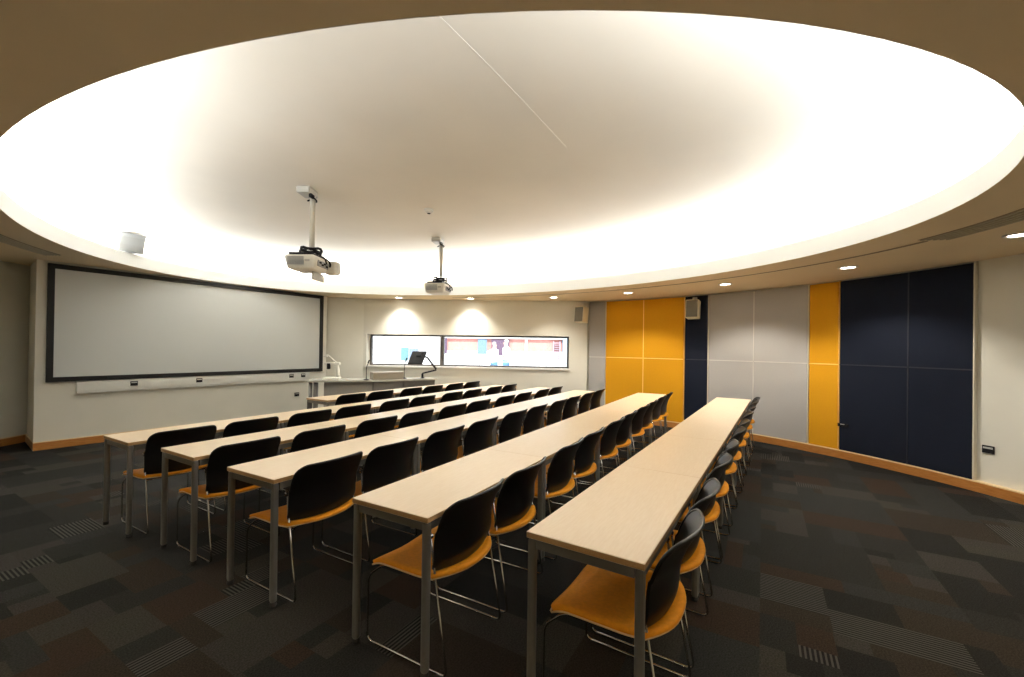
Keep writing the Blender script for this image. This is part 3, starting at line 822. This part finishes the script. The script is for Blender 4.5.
a = out(15, lat(446, 15)); b = out(15, lat(580, 15)); ro = Vector(rl.location)
o = obj('rail', T([(a.x - ro.x, a.y - ro.y, 1.02), (b.x - ro.x, b.y - ro.y, 1.00)], .02), M['vent'], rl)
for i in range(5):
    q = a + (b - a) * i / 4 - ro
    obj('post', T([(q.x, q.y, 0), (q.x, q.y, 1.0)], .018), M['vent'], rl)

def person(loc, rz, label, H, lean):
    k = H / 1.75
    root = empty('person', label, 'person', loc, rz, 'people outside the window')
    J = [('pel', (0, 0, .96), .135), ('spine', (0, .0, 1.16), .125), ('chest', (0, .01, 1.36), .15), ('neck', (0, .0, 1.50), .058), ('head0', (0, .02, 1.60), .085), ('head1', (0, .015, 1.70), .088),
         ('hipL', (.09, 0, .90), .09), ('kneeL', (.10 + lean * .05, .03, .50), .062), ('ankL', (.11, -.01, .08), .042), ('toeL', (.12, .15, .035), .036),
         ('hipR', (-.09, 0, .90), .09), ('kneeR', (-.10, .02, .50), .062), ('ankR', (-.12, -.02, .08), .042), ('toeR', (-.14, .14, .035), .036)]
    E_ = [('pel', 'spine'), ('spine', 'chest'), ('chest', 'neck'), ('neck', 'head0'), ('head0', 'head1'), ('pel', 'hipL'), ('hipL', 'kneeL'), ('kneeL', 'ankL'), ('ankL', 'toeL'),
          ('pel', 'hipR'), ('hipR', 'kneeR'), ('kneeR', 'ankR'), ('ankR', 'toeR')]
    for n, s in (('L', 1), ('R', -1)):
        bent = (lean > 0) == (s > 0)
        sh = (.185 * s, .0, 1.43); el = (.25 * s, -.03, 1.14); wr = ((.12 * s, .20, 1.08) if bent else (.27 * s, .05, .89))
        d = (Vector(wr) - Vector(el)).normalized(); pm = Vector(wr) + d * .075
        side = Vector((0, 1, 0)) if not bent else Vector((0, 0, 1)); side = (side - d * side.dot(d)).normalized()
        J += [('sh' + n, sh, .062), ('el' + n, el, .042), ('wr' + n, wr, .028), ('pm' + n, tuple(pm), .034)]
        E_ += [('chest', 'sh' + n), ('sh' + n, 'el' + n), ('el' + n, 'wr' + n), ('wr' + n, 'pm' + n)]
        nrm = d.cross(side)
        for i, ln in enumerate((.062, .074, .070, .055)):
            b0 = pm + side * (.027 - .018 * i) + d * .012; b1 = b0 + d * ln * .6 + nrm * .006 * s; b2 = b1 + d * ln * .35 + nrm * .014 * s
            J += [('f%d%s0' % (i, n), tuple(b0), .011), ('f%d%s1' % (i, n), tuple(b1), .009), ('f%d%s2' % (i, n), tuple(b2), .008)]
            E_ += [('pm' + n, 'f%d%s0' % (i, n)), ('f%d%s0' % (i, n), 'f%d%s1' % (i, n)), ('f%d%s1' % (i, n), 'f%d%s2' % (i, n))]
        b0 = Vector(wr) + d * .03 + side * .03; b1 = b0 + d * .03 + side * .025
        J += [('th0' + n, tuple(b0), .012), ('th1' + n, tuple(b1), .010)]
        E_ += [('wr' + n, 'th0' + n), ('th0' + n, 'th1' + n)]
    idx = {j[0]: i for i, j in enumerate(J)}
    me = bpy.data.meshes.new('body'); me.from_pydata([tuple(c * k for c in j[1]) for j in J], [(idx[a], idx[b]) for a, b in E_], [])
    o = bpy.data.objects.new('body', me); C.objects.link(o); o.parent = root
    md = o.modifiers.new('skin', 'SKIN'); md.use_smooth_shade = True
    for i, j in enumerate(J): me.skin_vertices[0].data[i].radius = (j[2] * k, j[2] * k * (.78 if j[0] in ('pel', 'spine', 'chest') else 1))
    me.skin_vertices[0].data[0].use_root = True
    o.modifiers.new('sub', 'SUBSURF').levels = 1; o.modifiers['sub'].render_levels = 1
    me.materials.append(M['skin'])
    def cloth(name, rings, m, n=16):
        bm = bmesh.new(); RR = []
        for (c, rx, ry) in rings:
            RR.append([bm.verts.new((k * (c[0] + rx * math.cos(2 * PI * i / n)), k * (c[1] + ry * math.sin(2 * PI * i / n)), k * c[2])) for i in range(n)])
        for a, b in zip(RR, RR[1:]):
            for i in range(n): bm.faces.new((a[i], a[(i + 1) % n], b[(i + 1) % n], b[i]))
        return obj(name, bm, m, root, smooth=True)
    sh = cloth('shirt', [((0, 0, .90), .175, .135), ((0, 0, 1.0), .175, .135), ((0, 0, 1.2), .165, .128), ((0, .005, 1.36), .195, .14), ((0, 0, 1.46), .17, .10), ((0, 0, 1.51), .075, .07)], M['shirt'])
    for s in (1, -1):
        bent = (lean > 0) == (s > 0)
        a = Vector((.17 * s, 0, 1.44)) * k; e = Vector((.25 * s, -.03, 1.14)) * k
        obj('sleeve', T([a, (a + e) / 2, e], [.078 * k, .066 * k, .058 * k], 12), M['shirt'], sh, smooth=True)
        x = .10 * s
        obj('trouser_leg', T([Vector((x * .8, 0, .97)) * k, Vector((x, 0, .80)) * k, Vector((x + (lean * .05 if s > 0 else 0), .025, .5)) * k, Vector((x * 1.15, -.01, .09)) * k], [.12 * k, .105 * k, .082 * k, .066 * k], 14), M['jeans'], root, smooth=True)
    cloth('trouser_top', [((0, 0, .84), .165, .125), ((0, 0, .90), .168, .128), ((0, 0, 1.0), .160, .122)], M['jeans'])
    bm = bmesh.new(); bmesh.ops.create_uvsphere(bm, u_segments=18, v_segments=12, radius=.1)
    for v in bm.verts:
        v.co = Vector((v.co.x * .92, v.co.y * 1.05, v.co.z * 1.05))
        if v.co.y > .035 and v.co.z < .05: v.co.y = .035
        if v.co.z < -.03: v.co.z = -.03
        v.co = (v.co + Vector((0, .0, 1.685))) * k
    obj('hair', bm, M['hair'], root, smooth=True)
    fb = bmesh.new()
    box(fb, Vector((0, .115, 1.635)) * k, (.024 * k, .03 * k, .04 * k), .006)
    obj('nose', fb, M['skin'], root)
    eb_ = bmesh.new()
    for s in (1, -1): box(eb_, Vector((.033 * s, .098, 1.66)) * k, (.02 * k, .012 * k, .01 * k), .002)
    obj('eyes', eb_, M['black'], root)
    obj('mouth', box(bmesh.new(), Vector((0, .098, 1.59)) * k, (.04 * k, .012 * k, .008 * k), .002), mat('lips', (.45, .2, .17, 1), .6), root)
    for s in (1, -1): obj('ear', box(bmesh.new(), Vector((.092 * s, .01, 1.65)) * k, (.018 * k, .035 * k, .05 * k), .006), M['skin'], root)
    for s in (1, -1): obj('shoe', box(bmesh.new(), Vector((.125 * s, .055, .035)) * k, (.085 * k, .26 * k, .07 * k), .02), M['black'], root)
    return root
pa = out(17.6, lat(494.3, 17.6), GZ); pb = out(17.2, lat(506.3, 17.2), GZ)
ry = math.atan2(RT.y, RT.x)
person(pa, ry + PI / 2 - PI / 2 - .9 + .0, 'person outside the window in white shirt and blue jeans, the left one', 1.72, 1)
person(pb, ry + 1.2, 'taller person outside the window in white shirt and blue jeans, on the right', 1.82, -1)

# ------------------------------------------------------------------ lights
def area(name, loc, sx, sy, power, col, direction):
    l = bpy.data.lights.new(name, 'AREA'); l.shape = 'RECTANGLE'; l.size = sx; l.size_y = sy; l.energy = power; l.color = col
    o = bpy.data.objects.new(name, l); C.objects.link(o); o.location = loc
    z = -Vector(direction).normalized(); xax = None
    return o, z
COVE = 35.0
NL = 40
for k in range(NL):
    t = 2 * PI * (k + .5) / NL
    p = Vector(ell(t, off=.17)); pa_ = Vector(ell(t - PI / NL, off=.17)); pb_ = Vector(ell(t + PI / NL, off=.17))
    d = (pb_ - pa_); ln = d.length; d.normalize(); nin = Vector((EC[0] - p.x, EC[1] - p.y)).normalized()
    perp = Vector((-d.y, d.x)); perp = perp if perp.dot(nin) > 0 else -perp
    lamp = bpy.data.lights.new('cove_tube', 'AREA'); lamp.shape = 'RECTANGLE'; lamp.size = ln * .96; lamp.size_y = .05
    lamp.energy = COVE * ln * (.16 if (p.x < 1.75 and -.05 < p.y < 2.6) else (.75 if p.x < 1.6 and p.y < 4.5 else (.72 if p.y < .35 and p.x < 5.6 else 1))); lamp.color = (.955, .985, 1.0)
    o = bpy.data.objects.new('cove_tube', lamp); C.objects.link(o)
    X = Vector((d.x, d.y, 0)); Zdir = Vector((perp.x * .9, perp.y * .9, 1)).normalized(); zl = -Zdir; Y = zl.cross(X).normalized(); X = Y.cross(zl)
    o.matrix_world = Matrix(((X.x, Y.x, zl.x, p.x), (X.y, Y.y, zl.y, p.y), (X.z, Y.z, zl.z, zs(p.x, p.y) + .152), (0, 0, 0, 1)))
for i, (x, y, z) in enumerate(SPOT):
    l = bpy.data.lights.new('ceiling_spot', 'SPOT'); l.energy = (70, 105, 110, 110, 105, 135, 135)[i]; l.spot_size = math.radians((92, 126, 126, 126, 118, 118, 118)[i]); l.spot_blend = (.7, .5, .5, .5, 1, 1, 1)[i]; l.shadow_soft_size = .05
    l.color = (1.0, .94, .83)
    o = bpy.data.objects.new('ceiling_spot', l); C.objects.link(o); o.location = (x, y, z - .03)
# unseen warm spots added behind the viewpoint to brighten the near soffit
for x, y in ((-1.75, 3.6), (-1.85, 1.3), (-1.0, -1.3), (1.0, -2.55), (3.1, -2.65)):
    l = bpy.data.lights.new('ceiling_spot', 'SPOT'); l.energy = 105; l.spot_size = math.radians(126); l.spot_blend = .5; l.shadow_soft_size = .05
    l.color = (1.0, .80, .52)
    o = bpy.data.objects.new('ceiling_spot', l); C.objects.link(o); o.location = (x, y, zs(x, y) - .03)
sun = bpy.data.lights.new('sun', 'SUN'); sun.energy = 9.5; sun.angle = .02; sun.color = (1, .97, .92)
o = bpy.data.objects.new('sun', sun); C.objects.link(o)
o.rotation_euler = Vector((FWD.x * .75, FWD.y * .75, -.6)).to_track_quat('-Z', 'Y').to_euler()
wd = bpy.data.worlds.new('sky'); sc.world = wd; wd.use_nodes = True
wd.node_tree.nodes['Background'].inputs[0].default_value = (.80, .90, 1.0, 1); wd.node_tree.nodes['Background'].inputs[1].default_value = 3.4

# ------------------------------------------------------------------ camera
F = 426.1448
r = Vector((0.507017738525598, -0.8618250180453351, 0.013807646126201263)); u = Vector((-0.011578074011576584, 0.009208187422672681, 0.9998905727561249)); fw_ = Vector((0.8618578543023037, 0.5071221229206501, 0.005309559480993857))
cam = bpy.data.cameras.new('camera'); cam.sensor_width = 36; cam.lens = F / 1024 * 36; cam.shift_y = 6.81 / 1024; cam.clip_start = .05; cam.clip_end = 200
co_ = bpy.data.objects.new('camera', cam); C.objects.link(co_)
co_.matrix_world = Matrix(((r.x, u.x, -fw_.x, 0), (r.y, u.y, -fw_.y, 0), (r.z, u.z, -fw_.z, 1.47514), (0, 0, 0, 1)))
sc.camera = co_

sc.view_settings.view_transform = 'Standard'; sc.view_settings.look = 'None'; sc.view_settings.gamma = 1; sc.view_settings.exposure = 0.0
sc.view_settings.use_curve_mapping = False
sc.cycles.use_denoising = True
sc.cycles.max_bounces = 10; sc.cycles.diffuse_bounces = 6; sc.cycles.glossy_bounces = 3; sc.cycles.transparent_max_bounces = 8
sc.cycles.sample_clamp_indirect = 8
sc.cycles.caustics_reflective = False; sc.cycles.caustics_refractive = False
